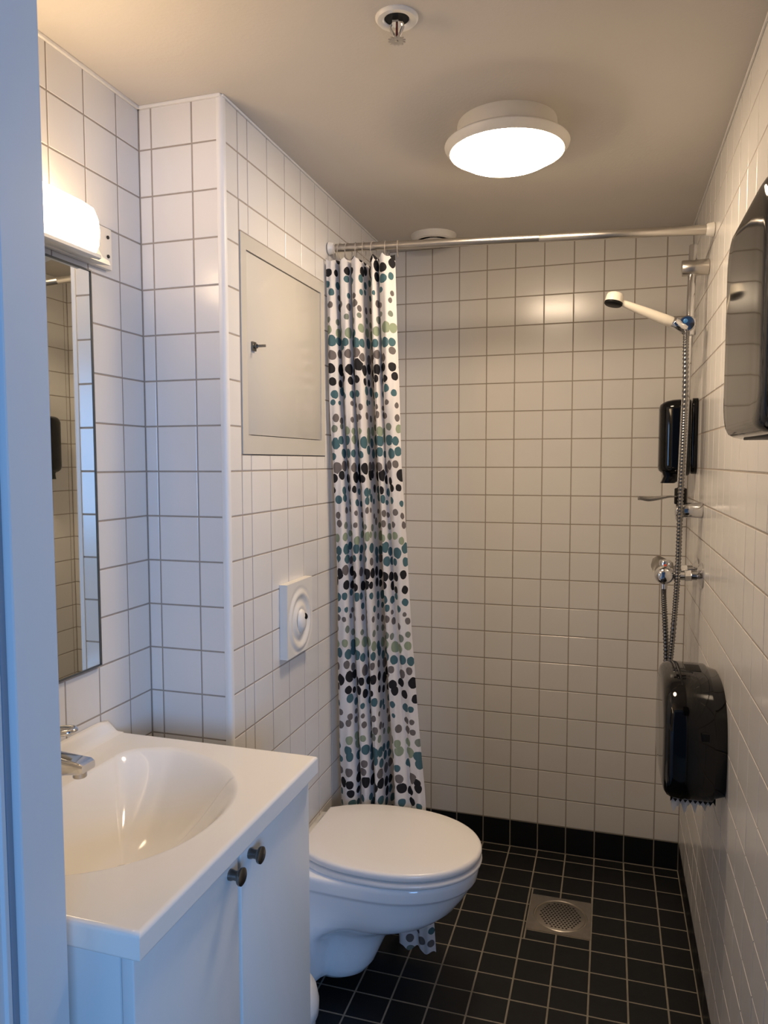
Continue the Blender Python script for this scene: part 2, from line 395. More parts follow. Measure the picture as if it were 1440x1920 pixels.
# ------------------------------------------------------------------ vanity cabinet
CX, CY0, CY1, CT = -0.547, 0.735, 1.285, ZB - 0.037
cab = thing('vanity_cabinet', 'white two-door vanity cabinet carrying the washbasin', 'cabinet', (-0.77, 1.01, 0.0))
bm = B()
box(bm, (XA + 0.004, CY0, 0.1), (CX - 0.020, CY0 + 0.016, CT), 0.0008); box(bm, (XA + 0.004, CY1 - 0.016, 0.1), (CX - 0.020, CY1, CT), 0.0008)
box(bm, (XA + 0.004, CY0 + 0.016, 0.1), (CX - 0.020, CY1 - 0.016, 0.116)); box(bm, (XA + 0.004, CY0 + 0.016, 0.116), (XA + 0.010, CY1 - 0.016, CT))
part('body', bm, CABM, cab)
part('plinth', bbox((XA + 0.006, CY0 + 0.01, 0.0), (CX - 0.06, CY1 - 0.01, 0.1)), CABM, cab)
for y0, y1, ky in ((CY0, 1.0005, 0.974), (1.0090, CY1, 1.039)):
    d = part('door', bbox((CX - 0.018, y0, 0.105), (CX, y1, CT - 0.004), 0.002, 3), CABM, cab)
    bm = B(); lathe(bm, [(0.0085, 0), (0.0085, 0.004), (0.0070, 0.008), (0.0075, 0.014), (0.0125, 0.017), (0.0135, 0.019), (0.0135, 0.022), (0.011, 0.0235), (0.0, 0.0225)], (CX, ky, 0.789), (1, 0, 0), 28)
    part('knob', bm, KNOBM, d, 50, 'dark pewter knob')

# ------------------------------------------------------------------ mirror and wall lamp
MY0, MY1, MZ0, MZ1 = 0.765, 1.255, 1.005, 1.80
mi_ = thing('mirror', 'tall narrow wall mirror with a thin metal edge above the washbasin', 'mirror', (XA, 1.01, MZ0))
part('glass', bbox((XA + 0.003, MY0 + 0.004, MZ0 + 0.004), (XA + 0.0075, MY1 - 0.004, MZ1 - 0.004)), MIRRORM, mi_)
bm = B(); ro = [V((XA + 0.001, y, z)) for y, z in ((MY0, MZ0), (MY1, MZ0), (MY1, MZ1), (MY0, MZ1))]
def rect_ring(x, i): return [V((x, y, z)) for y, z in ((MY0 + i, MZ0 + i), (MY1 - i, MZ0 + i), (MY1 - i, MZ1 - i), (MY0 + i, MZ1 - i))]
loft(bm, [rect_ring(XA + 0.001, 0), rect_ring(XA + 0.009, 0), rect_ring(XA + 0.010, 0.001), rect_ring(XA + 0.010, 0.003), rect_ring(XA + 0.007, 0.0038), rect_ring(XA + 0.001, 0.0038)], False, False)
part('edge', bm, KNOBM, mi_)
LY0, LY1 = 0.70, 1.315
wl = thing('wall_lamp', 'lit white tube-shaped wall lamp above the mirror', 'lamp', (XA, 1.01, 1.80))
bm = B(); box(bm, (XA + 0.001, LY0, 1.812), (XA + 0.014, LY1, 1.895), 0.003)
loft(bm, [[V((XA + a, y, z)) for a, z in ((0.012, 1.826), (0.012, 1.816), (0.078, 1.798), (0.083, 1.800), (0.083, 1.806))] for y in (LY0 + 0.02, 1.175, 1.19)])
part('base', bm, PLAST, wl)
bm = B()
def dsec(s):
    pts = [(0.014, 0.022), (0.079, 0.008), (0.085, 0.020), (0.088, 0.045), (0.085, 0.070), (0.076, 0.090), (0.058, 0.102), (0.014, 0.104)]
    cx_, cz_ = 0.05, 0.05
    return [(cx_ + (a - cx_) * s, cz_ + (b - cz_) * s) for a, b in pts]
DE = 1.185
LR = [(LY0 + 0.024, 0.95), (LY0 + 0.03, 1.0), (DE - 0.012, 1.0), (DE - 0.004, 0.985), (DE, 0.94)]
loft(bm, [[V((XA + a, y, 1.80 + b)) for a, b in dsec(s)] for y, s in LR]); part('diffuser', bm, LAMPW, wl, 50, 'glowing white diffuser')
bm = B()
loft(bm, [[V((XA + 0.013 + a, LY1 - 0.062 + t, 1.814 + b)) for a, b in ((0.0, 0.0), (0.034, -0.006), (0.030, 0.004), (0.016, 0.012), (0.006, 0.03), (0.003, 0.08), (0.0, 0.08))] for t in (-0.065, 0.012)])
part('end_bracket', bm, PLAST, wl)
for z in (1.838, 1.876):
    bm = B(); cyl(bm, (XA + 0.010, LY1 - 0.014, z), (XA + 0.0158, LY1 - 0.014, z), 0.0036, 14); part('screw', bm, DARK, wl, label='dark screw head')

# ------------------------------------------------------------------ ceiling fittings
LC = V((-0.241, 1.750, H))
cl = thing('ceiling_lamp', 'round lit ceiling lamp with white rim and domed diffuser', 'lamp', LC)
bm = B(); lathe(bm, [(0.112, 0), (0.113, 0.003), (0.115, 0.034), (0.124, 0.042)], LC, (0, 0, -1), 64); part('base', bm, PLAST, cl)
bm = B(); lathe(bm, [(0.118, 0.040), (0.136, 0.043), (0.1405, 0.046), (0.142, 0.049), (0.141, 0.053), (0.130, 0.066), (0.1265, 0.065), (0.1265, 0.048), (0.118, 0.044)], LC, (0, 0, -1), 64, cap0=False, cap1=False); part('rim', bm, PLAST, cl)
bm = B(); lathe(bm, [(0.126, 0.060), (0.1245, 0.064), (0.116, 0.073), (0.098, 0.083), (0.072, 0.091), (0.04, 0.0955), (0.0, 0.097)], LC, (0, 0, -1), 64, cap0=False); part('diffuser', bm, LAMPC, cl, 60, 'glowing domed diffuser')
SP = V((-0.37, 1.288, H))
sp = thing('sprinkler', 'chrome fire sprinkler head in a round white ceiling cup', 'sprinkler', SP)
bm = B(); lathe(bm, [(0.0375, 0), (0.0375, 0.002), (0.034, 0.006), (0.026, 0.0065), (0.0225, 0.004), (0.0215, 0.001)], SP, (0, 0, -1), 40, cap0=False, cap1=False); part('escutcheon', bm, PLAST, sp)
bm = B(); lathe(bm, [(0.0215, 0.0005), (0.0215, 0.002), (0.0, 0.002)], SP, (0, 0, -1), 32); part('cup', bm, BLACKM, sp, label='black disc for the shade in the cup')  # flat black disc put in for the shade of the recess
bm = B(); cyl(bm, SP, SP + V((0, 0, -0.012)), 0.011, 6); part('body', bm, CHROME, sp, 20)
for s in (-1, 1):
    bm = B(); tube(bm, [SP + V((0.010 * s, 0, -0.011)), SP + V((0.011 * s, 0, -0.017)), SP + V((0.006 * s, 0, -0.029)), SP + V((0.001 * s, 0, -0.035))], 0.0028, 8); part('frame_arm', bm, CHROME, sp)
bm = B(); cyl(bm, SP + V((0, 0, -0.012)), SP + V((0, 0, -0.032)), 0.0022, 10); part('bulb', bm, RED, sp, label='dark red glass bulb')
bm = B(); DP = SP + V((0, 0, -0.038)); rg0 = []
for z in (0.0, -0.0014):
    rg0.append([DP + V((math.cos(a), math.sin(a), 0)) * (0.0155 if (i // 2) % 2 == 0 else 0.0115) + V((0, 0, z)) for i, a in enumerate([2 * PI * k / 48 for k in range(48)])])
loft(bm, rg0); cyl(bm, DP + V((0, 0, -0.0014)), DP + V((0, 0, -0.003)), 0.003, 12); part('deflector', bm, SATIN, sp, 20)
VC = V((-0.592, 2.515, H))
vt = thing('ceiling_vent', 'round white disc air valve in the ceiling behind the curtain rod', 'vent', VC)
bm = B(); lathe(bm, [(0.078, 0), (0.077, 0.005), (0.070, 0.018), (0.060, 0.021), (0.056, 0.018), (0.053, 0.004)], VC, (0, 0, -1), 48, cap1=False); part('ring', bm, PLAST, vt)
bm = B(); lathe(bm, [(0.012, 0.0), (0.012, 0.018), (0.044, 0.020), (0.046, 0.023), (0.035, 0.030), (0.0, 0.033)], VC, (0, 0, -1), 40); part('disc', bm, PLAST, vt)

# ------------------------------------------------------------------ access panel and flush plate on the left wall
ap = thing('access_panel', 'ivory painted wall access hatch with a small key lock, left of the curtain', 'hatch', (XS, 1.76, PAN[2]))
I0, I1, J0, J1 = 1.537, 1.982, 1.484, 1.897
bm = B()
for a, b in (((PAN[0] + 0.002, PAN[2] + 0.002), (PAN[1] - 0.002, J0 - 0.002)), ((PAN[0] + 0.002, J1 + 0.002), (PAN[1] - 0.002, PAN[3] - 0.002)), ((PAN[0] + 0.002, J0 - 0.002), (I0 - 0.003, J1 + 0.002)), ((I1 + 0.002, J0 - 0.002), (PAN[1] - 0.002, J1 + 0.002))):
    box(bm, (XS - 0.018, a[0], a[1]), (XS + 0.0015, b[0], b[1]))
part('frame', bm, IVORY, ap)
ad = part('door', bbox((XS - 0.018, I0, J0), (XS - 0.001, I1, J1), 0.001), IVORY, ap)
bm = B(); box(bm, (XS - 0.0012, 1.557, 1.677), (XS + 0.004, 1.575, 1.698), 0.001); cyl(bm, (XS + 0.002, 1.566, 1.688), (XS + 0.010, 1.566, 1.688), 0.0055, 16)
box(bm, (XS + 0.008, 1.5645, 1.685), (XS + 0.032, 1.5675, 1.691), 0.0008); part('lock', bm, KNOBM, ad, 30, 'dark metal lock with key')
FY0, FY1, FZ0, FZ1 = 1.69, 1.853, 0.918, 1.11
fp = thing('flush_plate', 'white cistern flush plate with ripple relief above the toilet', 'flush plate', (XS, 1.772, FZ0))
bm = B(); n1, n2 = 56, 64; fcx, fcz = 1.772, 1.005
grid = []
for i in range(n1 + 1):
    row = []
    for j in range(n2 + 1):
        y, z = lerp(FY0, FY1, i / n1), lerp(FZ0, FZ1, j / n2)
        d = math.hypot((y - fcx) / 0.075, (z - fcz) / 0.085)
        hgt = 0.022 + (0.0032 * math.cos(d * 2 * PI * 2.4) * smooth((1.12 - d) / 0.25))
        row.append(bm.verts.new((XS + hgt, y, z)))
    grid.append(row)
for i in range(n1):
    for j in range(n2): bm.faces.new((grid[i][j], grid[i + 1][j], grid[i + 1][j + 1], grid[i][j + 1]))
edge = [grid[i][0] for i in range(n1)] + [grid[n1][j] for j in range(n2)] + [grid[n1 - i][n2] for i in range(n1)] + [grid[0][n2 - j] for j in range(n2)]
bk = [bm.verts.new((XS + 0.0005, v.co.y, v.co.z)) for v in edge]
for i in range(len(edge)):
    j = (i + 1) % len(edge); bm.faces.new((edge[i], edge[j], bk[j], bk[i]))
bm.faces.new(bk); part('plate', bm, PLAST, fp, 50)
bm = B(); rg = []
for k in range(8):
    a = PI / 2 * k / 7; rg.append([V((XS + 0.023 + 0.014 * math.sin(a), fcx + 0.0225 * math.cos(t) * math.cos(a), fcz - 0.002 + 0.032 * math.sin(t) * math.cos(a))) for t in [2 * PI * q / 32 for q in range(32)]])
rg[-1] = [V((XS + 0.037, p.y, p.z)) for p in rg[-2]]; rg[-1] = [V((XS + 0.0372, fcx + (p.y - fcx) * 0.3, fcz - 0.002 + (p.z - fcz + 0.002) * 0.3)) for p in rg[-2]]
loft(bm, rg); fb = part('button', bm, PLAST, fp, 60)
bm = B(); lathe(bm, [(0.0085, -0.006), (0.0085, 0.0012), (0.007, 0.0022), (0.0, 0.0022)], (XS + 0.0345, fcx + 0.003, fcz + 0.011), (0.85, -0.25, 0.35), 20); part('dark_spot', bm, BLACKM, fb, label='dark round mark')  # dark disc on the upper part of the button

# ------------------------------------------------------------------ toilet
TY = 1.815
def egg(xb, xt, hw, bhw, n=22, ex=2.2, wide=0.48, sharp=0.0):
    L = xt - xb; top = []
    for i in range(n + 1):
        s = i / n
        s = 1 - (1 - s) ** 1.9 if s > 0 else 0
        wd = 0.58 if bhw > hw else wide
        if s <= wd:
            q = s / wd
            wv = bhw + (hw - bhw) * (smooth((s - 0.27) / 0.25) if bhw > hw else (1 - (1 - q) ** 2.6))
        else:
            u = (s - wd) / (1 - wd); wv = hw * max(0, 1 - u ** ex) ** 0.5
        top.append((xb + L * s, wv))
    pts = [(x, TY + wv) for x, wv in top[:-1]] + [(top[-1][0], TY)] + [(x, TY - wv) for x, wv in top[:-1][::-1]]
    return pts
to = thing('toilet', 'white wall-hung toilet with closed lid beside the vanity cabinet', 'toilet', (XS, TY, 0.05))
lv = [(0.046, -0.66, 0.045, 0.12), (0.049, -0.625, 0.060, 0.150), (0.062, -0.602, 0.068, 0.162), (0.085, -0.585, 0.073, 0.168), (0.115, -0.572, 0.076, 0.170), (0.15, -0.556, 0.080, 0.171), (0.185, -0.536, 0.087, 0.170), (0.205, -0.515, 0.098, 0.169), (0.222, -0.478, 0.114, 0.168), (0.238, -0.43, 0.130, 0.166), (0.258, -0.388, 0.146, 0.164),
      (0.285, -0.357, 0.156, 0.160), (0.315, -0.334, 0.164, 0.158), (0.340, -0.320, 0.169, 0.158), (0.3475, -0.317, 0.1705, 0.158), (0.350, -0.311, 0.174, 0.160), (0.355, -0.3085, 0.175, 0.160), (0.375, -0.305, 0.177, 0.160), (0.385, -0.305, 0.177, 0.160), (0.389, -0.309, 0.173, 0.156)]
bm = B(); loft(bm, [[V((x, y, z)) for x, y in egg(XS + 0.0005, xt, hw, bh)] for z, xt, hw, bh in lv])
part('bowl', bm, CERAM, to, 60)
def slab(ins, z): return [V((x, y, z)) for x, y in egg(-0.757 + ins, -0.298 - ins, 0.178 - ins, 0.115 - ins, ex=2.15)]
bm = B(); loft(bm, [slab(0.004, 0.3905), slab(0.0, 0.3935), slab(-0.001, 0.398), slab(0.0, 0.4025), slab(0.004, 0.4055), slab(0.02, 0.406)]); part('seat', bm, SEATM, to, 60)
bm = B(); loft(bm, [slab(0.012, 0.4095), slab(0.004, 0.4105), slab(0.001, 0.4125), slab(0.0, 0.416), slab(0.0003, 0.424), slab(0.003, 0.4285), slab(0.008, 0.4302), slab(0.05, 0.4315), slab(0.10, 0.432)]); part('lid', bm, SEATM, to, 60)
for s in (-1, 1):
    bm = B(); cyl(bm, (-0.762, TY + s * 0.075 - 0.02, 0.402), (-0.762, TY + s * 0.075 + 0.02, 0.402), 0.011, 18, 0.002); box(bm, (-0.772, TY + s * 0.075 - 0.012, 0.3885), (-0.752, TY + s * 0.075 + 0.012, 0.40)); part('hinge', bm, CHROME, to)
# small bin between cabinet and toilet
bn = thing('waste_bin', 'small white round-lidded bin behind the vanity cabinet', 'bin', (-0.692, 1.45, 0))
bm = B(); lathe(bm, [(0.072, 0.0), (0.075, 0.004), (0.080, 0.175)], (-0.692, 1.45, 0), seg=40); part('body', bm, BINM, bn)
bm = B(); lathe(bm, [(0.082, 0.175), (0.087, 0.18), (0.088, 0.205), (0.083, 0.230), (0.07, 0.253), (0.045, 0.269), (0.0, 0.275)], (-0.692, 1.45, 0), seg=40); part('lid', bm, BINM, bn, 60)

# ------------------------------------------------------------------ floor drain
dr = thing('floor_drain', 'square steel floor drain with a round perforated grate', 'drain', (-0.127, 2.285, 0))
dc = V((-0.125, 2.284, 0.0))
bm = B(); n = 64; a_ = [2 * PI * k / n for k in range(n)]
def sq(t):
    c, s = math.cos(t), math.sin(t); k = 0.094 / max(abs(c), abs(s)); return V((-0.127 + c * k, 2.285 + s * k, 0))
loft(bm, [[sq(t) + V((0, 0, -0.004)) for t in a_], [sq(t) + V((0, 0, 0.0012)) for t in a_], [dc + V((math.cos(t) * 0.082, math.sin(t) * 0.082, 0.0012)) for t in a_], [dc + V((math.cos(t) * 0.080, math.sin(t) * 0.080, -0.001)) for t in a_], [dc + V((math.cos(t) * 0.078, math.sin(t) * 0.078, -0.001)) for t in a_], [dc + V((math.cos(t) * 0.076, math.sin(t) * 0.076, 0.0005)) for t in a_], [dc + V((math.cos(t) * 0.075, math.sin(t) * 0.075, -0.004)) for t in a_]], False, False)
part('frame', bm, STEEL, dr, 30)
bm = B()
lathe(bm, [(0.0748, -0.003), (0.0748, -0.0005), (0.072, 0.0004), (0.0, 0.0004)], dc, seg=48)
gr = part('grate', bm, STEEL, dr, 30)
bm = B()
for i in range(-6, 7):
    for j in range(-6, 7):
        x, y = 0.0108 * (i + 0.5 * (j % 2)), 0.0100 * j
        if math.hypot(x, y) < 0.064:
            cyl(bm, dc + V((x, y, 0.0002)), dc + V((x, y, 0.0007)), 0.0034, 10)
part('hole_shade_discs', bm, DARK, gr, 30, 'dark discs for the shade in the holes')  # dark discs laid on the solid grate for the shade in its holes

# ------------------------------------------------------------------ curtain rod and curtain
RA, RB_ = V((XS, 2.046, 2.039)), V((XR, 2.135, 2.024))
rd = (RB_ - RA).normalized()
rod = thing('curtain_rod', 'chrome shower curtain rod spanning wall to wall under the ceiling', 'rod', (RA + RB_) / 2)
bm = B(); cyl(bm, RA + rd * 0.01, RB_ - rd * 0.01, 0.0115, 24); part('tube', bm, SATIN, rod, 60)
bm = B(); cyl(bm, RA + rd * 0.6, RB_ - rd * 0.012, 0.0125, 24, 0.0005); part('sleeve', bm, SATIN, rod, 60)
for p, s in ((RA, 1), (RB_, -1)):
    bm = B(); cyl(bm, p + rd * s * 0.001, p + rd * s * 0.022, 0.0185, 28, 0.003, 0.0155); part('end_cap', bm, PLAST, rod, 40, 'white end cap')
def curtain_mat():
    M = bpy.data.materials.new('dotted_curtain_cloth'); M.use_nodes = True; nt = M.node_tree; b = nt.nodes['Principled BSDF']
    N = nt.nodes.new; Lk = nt.links.new
    uv = N('ShaderNodeUVMap')
    wob = N('ShaderNodeTexNoise'); wob.inputs['Scale'].default_value = 45; Lk(uv.outputs[0], wob.inputs['Vector'])
    sub = N('ShaderNodeVectorMath'); sub.operation = 'SUBTRACT'; sub.inputs[1].default_value = (0.5, 0.5, 0.5); Lk(wob.outputs['Color'], sub.inputs[0])
    sca = N('ShaderNodeVectorMath'); sca.operation = 'SCALE'; sca.inputs[3].default_value = 0.005; Lk(sub.outputs[0], sca.inputs[0])
    add = N('ShaderNodeVectorMath'); add.operation = 'ADD'; Lk(uv.outputs[0], add.inputs[0]); Lk(sca.outputs[0], add.inputs[1])
    S = 1 / 0.035
    vo = N('ShaderNodeTexVoronoi'); vo.voronoi_dimensions = '2D'; vo.feature = 'F1'; vo.inputs['Scale'].default_value = S; vo.inputs['Randomness'].default_value = 0.58
    Lk(add.outputs[0], vo.inputs['Vector'])
    sep = N('ShaderNodeSeparateXYZ'); Lk(vo.outputs['Position'], sep.inputs[0])
    def math_(op, a, bb=None):
        q = N('ShaderNodeMath'); q.operation = op
        for i, z in enumerate((a, bb)):
            if z is None: continue
            if isinstance(z, (int, float)): q.inputs[i].default_value = z
            else: Lk(z, q.inputs[i])
        return q.outputs[0]
    # t runs downwards within one repeat of the colour bands
    t = math_('FRACT', math_('DIVIDE', math_('SUBTRACT', 1.985 + 0.303 * 2, sep.outputs[1]), 0.303))
    cr = N('ShaderNodeValToRGB'); cr.color_ramp.interpolation = 'CONSTANT'; Lk(t, cr.inputs[0])
    BK, TL, GY, GG, GN = (0.022, 0.021, 0.024), (0.075, 0.155, 0.18), (0.17, 0.15, 0.145), (0.22, 0.25, 0.21), (0.30, 0.36, 0.25)
    stops = [(0, BK), (0.135, TL), (0.30, GY), (0.47, GG), (0.55, GN), (0.645, TL), (0.81, GY), (0.925, BK)]
    els = cr.color_ramp.elements
    els[0].position = 0; els[0].color = (*stops[0][1], 1); els[1].position = stops[1][0]; els[1].color = (*stops[1][1], 1)
    for p_, c_ in stops[2:]:
        e = els.new(p_); e.color = (*c_, 1)
    rr_ = N('ShaderNodeValToRGB'); Lk(t, rr_.inputs[0]); els = rr_.color_ramp.elements
    rs = [(0, 0.48), (0.1, 0.36), (0.2, 0.38), (0.3, 0.25), (0.42, 0.33), (0.52, 0.30), (0.6, 0.43), (0.7, 0.48), (0.8, 0.38), (0.88, 0.44), (1.0, 0.50)]
    els[0].position = 0; els[0].color = (rs[0][1],) * 3 + (1,); els[1].position = 1; els[1].color = (rs[-1][1],) * 3 + (1,)
    for p_, v_ in rs[1:-1]:
        e = els.new(p_); e.color = (v_, v_, v_, 1)
    sc_ = N('ShaderNodeSeparateColor'); Lk(vo.outputs['Color'], sc_.inputs[0])
    rnd = math_('ADD', math_('MULTIPLY', sc_.outputs[0], 0.34), 0.74)
    rad = math_('MULTIPLY', rr_.outputs[0], rnd)
    inside = math_('LESS_THAN', vo.outputs['Distance'], rad)
    mx = N('ShaderNodeMix'); mx.data_type = 'RGBA'; Lk(inside, mx.inputs[0]); mx.inputs[6].default_value = (0.80, 0.77, 0.75, 1); Lk(cr.outputs[0], mx.inputs[7])
    Lk(mx.outputs[2], b.inputs['Base Color']); b.inputs['Roughness'].default_value = 0.75; b.inputs['Specular IOR Level'].default_value = 0.2
    tr = N('ShaderNodeBsdfTranslucent'); Lk(mx.outputs[2], tr.inputs[0]); ms = N('ShaderNodeMixShader'); ms.inputs[0].default_value = 0.22
    Lk(b.outputs[0], ms.inputs[1]); Lk(tr.outputs[0], ms.inputs[2]); Lk(ms.outputs[0], nt.nodes['Material Output'].inputs[0])
    return M
CURT = curtain_mat()
# fold path: (fraction across, depth behind the front of the folds)
top_path = [(0.0, 0.0), (0.06, -0.002), (0.12, 0.012), (0.15, 0.055), (0.18, 0.014), (0.24, 0.0), (0.31, 0.010), (0.335, 0.060), (0.36, 0.014), (0.43, -0.004), (0.50, 0.008), (0.515, 0.06), (0.53, 0.10), (0.61, 0.10), (0.63, 0.06), (0.645, 0.012), (0.70, -0.002), (0.735, 0.014), (0.755, 0.035), (0.78, 0.010), (0.87, -0.008), (0.95, 0.002), (1.0, 0.02)]
bot_path = [(0.0, 0.018), (0.04, 0.002), (0.14, -0.008), (0.20, 0.014), (0.225, 0.065), (0.25, 0.014), (0.31, -0.004), (0.365, 0.012), (0.39, 0.06), (0.415, 0.012), (0.46, -0.002), (0.50, 0.012), (0.515, 0.06), (0.53, 0.095), (0.61, 0.095), (0.63, 0.055), (0.65, 0.006), (0.72, -0.008), (0.79, 0.004), (0.83, 0.012), (0.87, 0.002), (0.94, -0.004), (1.0, 0.006)]
nu = 9; tp_, bt_ = catmull([(a, b, 0) for a, b in top_path], nu), catmull([(a, b, 0) for a, b in bot_path], nu)
NU, NV = len(tp_), 110
uvs = {}; bm = B(); G = []
def prof(tab, t):
    for (a, x), (b, y) in zip(tab, tab[1:]):
        if t <= b: return lerp(x, y, (t - a) / (b - a))
    return tab[-1][1]
for j in range(NV + 1):
    t = j / NV; row = []; arc = 0; pv = None
    xl = prof([(0, -0.789), (0.2, -0.782), (0.4, -0.768), (1, -0.763)], t); xr = prof([(0, -0.594), (0.3, -0.572), (0.55, -0.54), (0.8, -0.495), (1, -0.452)], t)
    yb = prof([(0, 2.010), (0.5, 2.018), (0.78, 2.018), (1, 1.968)], t)
    for i in range(NU):
        fx_, fd = lerp(tp_[i].x, bt_[i].x, smooth(t * 1.1)), lerp(tp_[i].y, bt_[i].y, smooth(t * 1.1))
        x = lerp(xl, xr, fx_); y = yb + fd + 0.004 * math.sin(t * 23 + i * 0.31) * math.sin(t * 9 + i * 0.12) + 0.015 * (1 - t) * fx_ + 0.034 * (1 - fx_) ** 2 * smooth((t - 0.7) / 0.2)
        zt = 2.006 - 0.010 * abs(math.sin(fx_ * PI * 7)) - 0.004 * (1 - fx_); zb = 0.012 + 0.012 * math.sin(fx_ * 21) ** 2 + 0.02 * (1 - fx_)
        p = V((x, y, lerp(zt, zb, t)))
        if pv is not None: arc += math.hypot(x - pv.x, y - pv.y)
        pv = p; v = bm.verts.new(p); row.append(v); uvs[v] = arc
    G.append(row)
uvl = bm.loops.layers.uv.new('UVMap'); rowlen = [uvs[G[j][-1]] for j in range(NV + 1)]; meanlen = sum(rowlen) / len(rowlen)
uvc = {G[j][i]: (uvs[G[j][i]] * meanlen / rowlen[j] * 1.0, G[j][i].co.z) for j in range(NV + 1) for i in range(NU)}
for j in range(NV):
    for i in range(NU - 1):
        f = bm.faces.new((G[j][i], G[j][i + 1], G[j + 1][i + 1], G[j + 1][i]))
        for lp in f.loops: lp[uvl].uv = uvc[lp.vert]
cu = thing('shower_curtain', 'white shower curtain with grey, black and teal dots, gathered beside the toilet', 'curtain', (-0.69, 2.06, 0.012))
part('cloth', bm, CURT, cu, 180)
for fx_ in (0.04, 0.14, 0.25, 0.36, 0.48, 0.62, 0.80, 0.97):
    x = lerp(-0.785, -0.585, fx_); p = RA + rd * ((x - RA.x) / rd.x)
    bm = B(); torus(bm, p + V((0, 0, -0.011)), 0.0235, 0.0013, (1, 0.25 * math.sin(fx_ * 40), 0), 28, 8); part('ring', bm, CLEAR, cu, 60, 'clear plastic ring')

# ------------------------------------------------------------------ shower rail, hand shower, hose, mixer, soap dish
RY, RX = 2.235, 0.198
def rx(z): return RX + 0.009 * (z - 1.63) / 0.37
sr = thing('shower_rail', 'vertical chrome shower rail on two wall brackets in the right corner', 'rail', (RX, RY, 1.255))
bm = B(); cyl(bm, (rx(1.255), RY, 1.255), (rx(2.015), RY, 2.015), 0.0108, 24, 0.002); part('pole', bm, CHROME, sr, 60)
for z in (1.283, 1.953):
    bm = B(); cyl(bm, (XR - 0.0005, RY, z), (RX - 0.020, RY, z), 0.0215, 32, 0.002); part('bracket', bm, SATIN if z > 1.5 else CHROME, sr, 50)
bm = B(); cyl(bm, (rx(1.79), RY, 1.768), (rx(1.79), RY, 1.815), 0.0175, 24, 0.003); cyl(bm, (rx(1.79), RY, 1.793), (rx(1.79) - 0.008, RY - 0.030, 1.797), 0.012, 20)
cyl(bm, (rx(1.79) - 0.006, RY - 0.026, 1.776), (rx(1.79) - 0.046, RY - 0.045, 1.803), 0.0145, 20, 0.002)
sl = part('slider', bm, CHROME, sr, 50)
bm = B(); lathe(bm, [(0.014, 0.0), (0.0215, 0.004), (0.022, 0.016), (0.019, 0.021), (0.0, 0.022)], (rx(1.79) - 0.008, RY - 0.028, 1.797), (-0.1, -1, -0.12), 32); kn = part('knob', bm, CHROME, sl, 50)
bm = B(); lathe(bm, [(0.006, 0), (0.005, 0.001), (0, 0.001)], V((rx(1.79) - 0.008, RY - 0.028, 1.797)) + V((-0.1, -1, -0.12)).normalized() * 0.0222 + V((-0.004, 0, 0.007)), (-0.1, -1, -0.12), 16); part('dot', bm, BLUE, kn, 50, 'blue dot on the knob')
hs = thing('hand_shower', 'white hand shower resting in the chrome slider of the rail', 'shower head', (0.15, 2.19, 1.80))
A0 = V((0.152, 2.191, 1.801)); A1 = V((0.024, 2.175, 1.857))
hd = (A1 - A0).normalized()
bm = B(); L_ = (A1 - A0).length
lathe(bm, [(0.0125, -0.004), (0.0145, 0.0), (0.0145, 0.02), (0.0130, L_ * 0.5), (0.0098, L_ * 0.93), (0.0088, L_ + 0.012)], A0, hd, 24); part('handle', bm, WHITEH, hs, 60)
ax = V((-0.20, -0.12, -0.97)).normalized(); HC = A1 + hd * 0.022 + V((0, 0, 0.012))
bm = B(); lathe(bm, [(0.0, -0.008), (0.015, -0.0075), (0.0215, -0.004), (0.0235, 0.003), (0.0245, 0.019)], HC, ax, 36); part('head', bm, WHITEH, hs, 60)
bm = B(); lathe(bm, [(0.0245, 0.0185), (0.0247, 0.024), (0.022, 0.027), (0.0, 0.027)], HC, ax, 36); part('spray_face', bm, BLACKM, hs, 50, 'dark spray face')
bm = B(); cyl(bm, A0 - hd * 0.045, A0 + hd * 0.002, 0.0105, 20, 0.001, 0.0135); part('collar', bm, CHROME, hs, 50, 'chrome collar')
S0 = A0 - hd * 0.043
hp = catmull([S0, (0.190, 2.186, 1.735), (0.1915, 2.184, 1.62), (0.190, 2.184, 1.48), (0.186, 2.184, 1.29), (0.1835, 2.184, 1.10), (0.176, 2.184, 0.95), (0.170, 2.186, 0.86), (0.164, 2.189, 0.76), (0.160, 2.196, 0.735), (0.156, 2.203, 0.76), (0.161, 2.206, 0.86), (0.156, 2.206, 0.96), (0.151, 2.206, 1.03), (0.150, 2.2065, 1.064)], 40)
bm = B()
dense = []
for a, b in zip(hp, hp[1:]):
    k = max(1, int((b - a).length / 0.0017))
    for q in range(k): dense.append(a.lerp(b, q / k))
dense.append(hp[-1])
tube(bm, dense, lambda i: 0.0073 + (0.0009 if (i // 2) % 2 else -0.0009), 10)
single('shower_hose', bm, HOSEM, 'ribbed metal shower hose looping from the hand shower to the mixer', 'hose', (0.12, 2.198, 0.77), 80)
mx_ = thing('shower_mixer', 'chrome shower mixer tap with a flat lever on the right wall', 'tap', (XR, 2.25, 1.09))
mc = V((0.150, 2.25, 1.102))
bm = B(); lathe(bm, [(0.0, -0.080), (0.014, -0.0785), (0.0215, -0.073), (0.0255, -0.062), (0.0262, -0.048), (0.0245, -0.030), (0.024, 0.0), (0.0235, 0.07), (0.020, 0.082), (0.0, 0.084)], mc, (0, 1, 0), 32); part('body', bm, CHROME, mx_, 60)
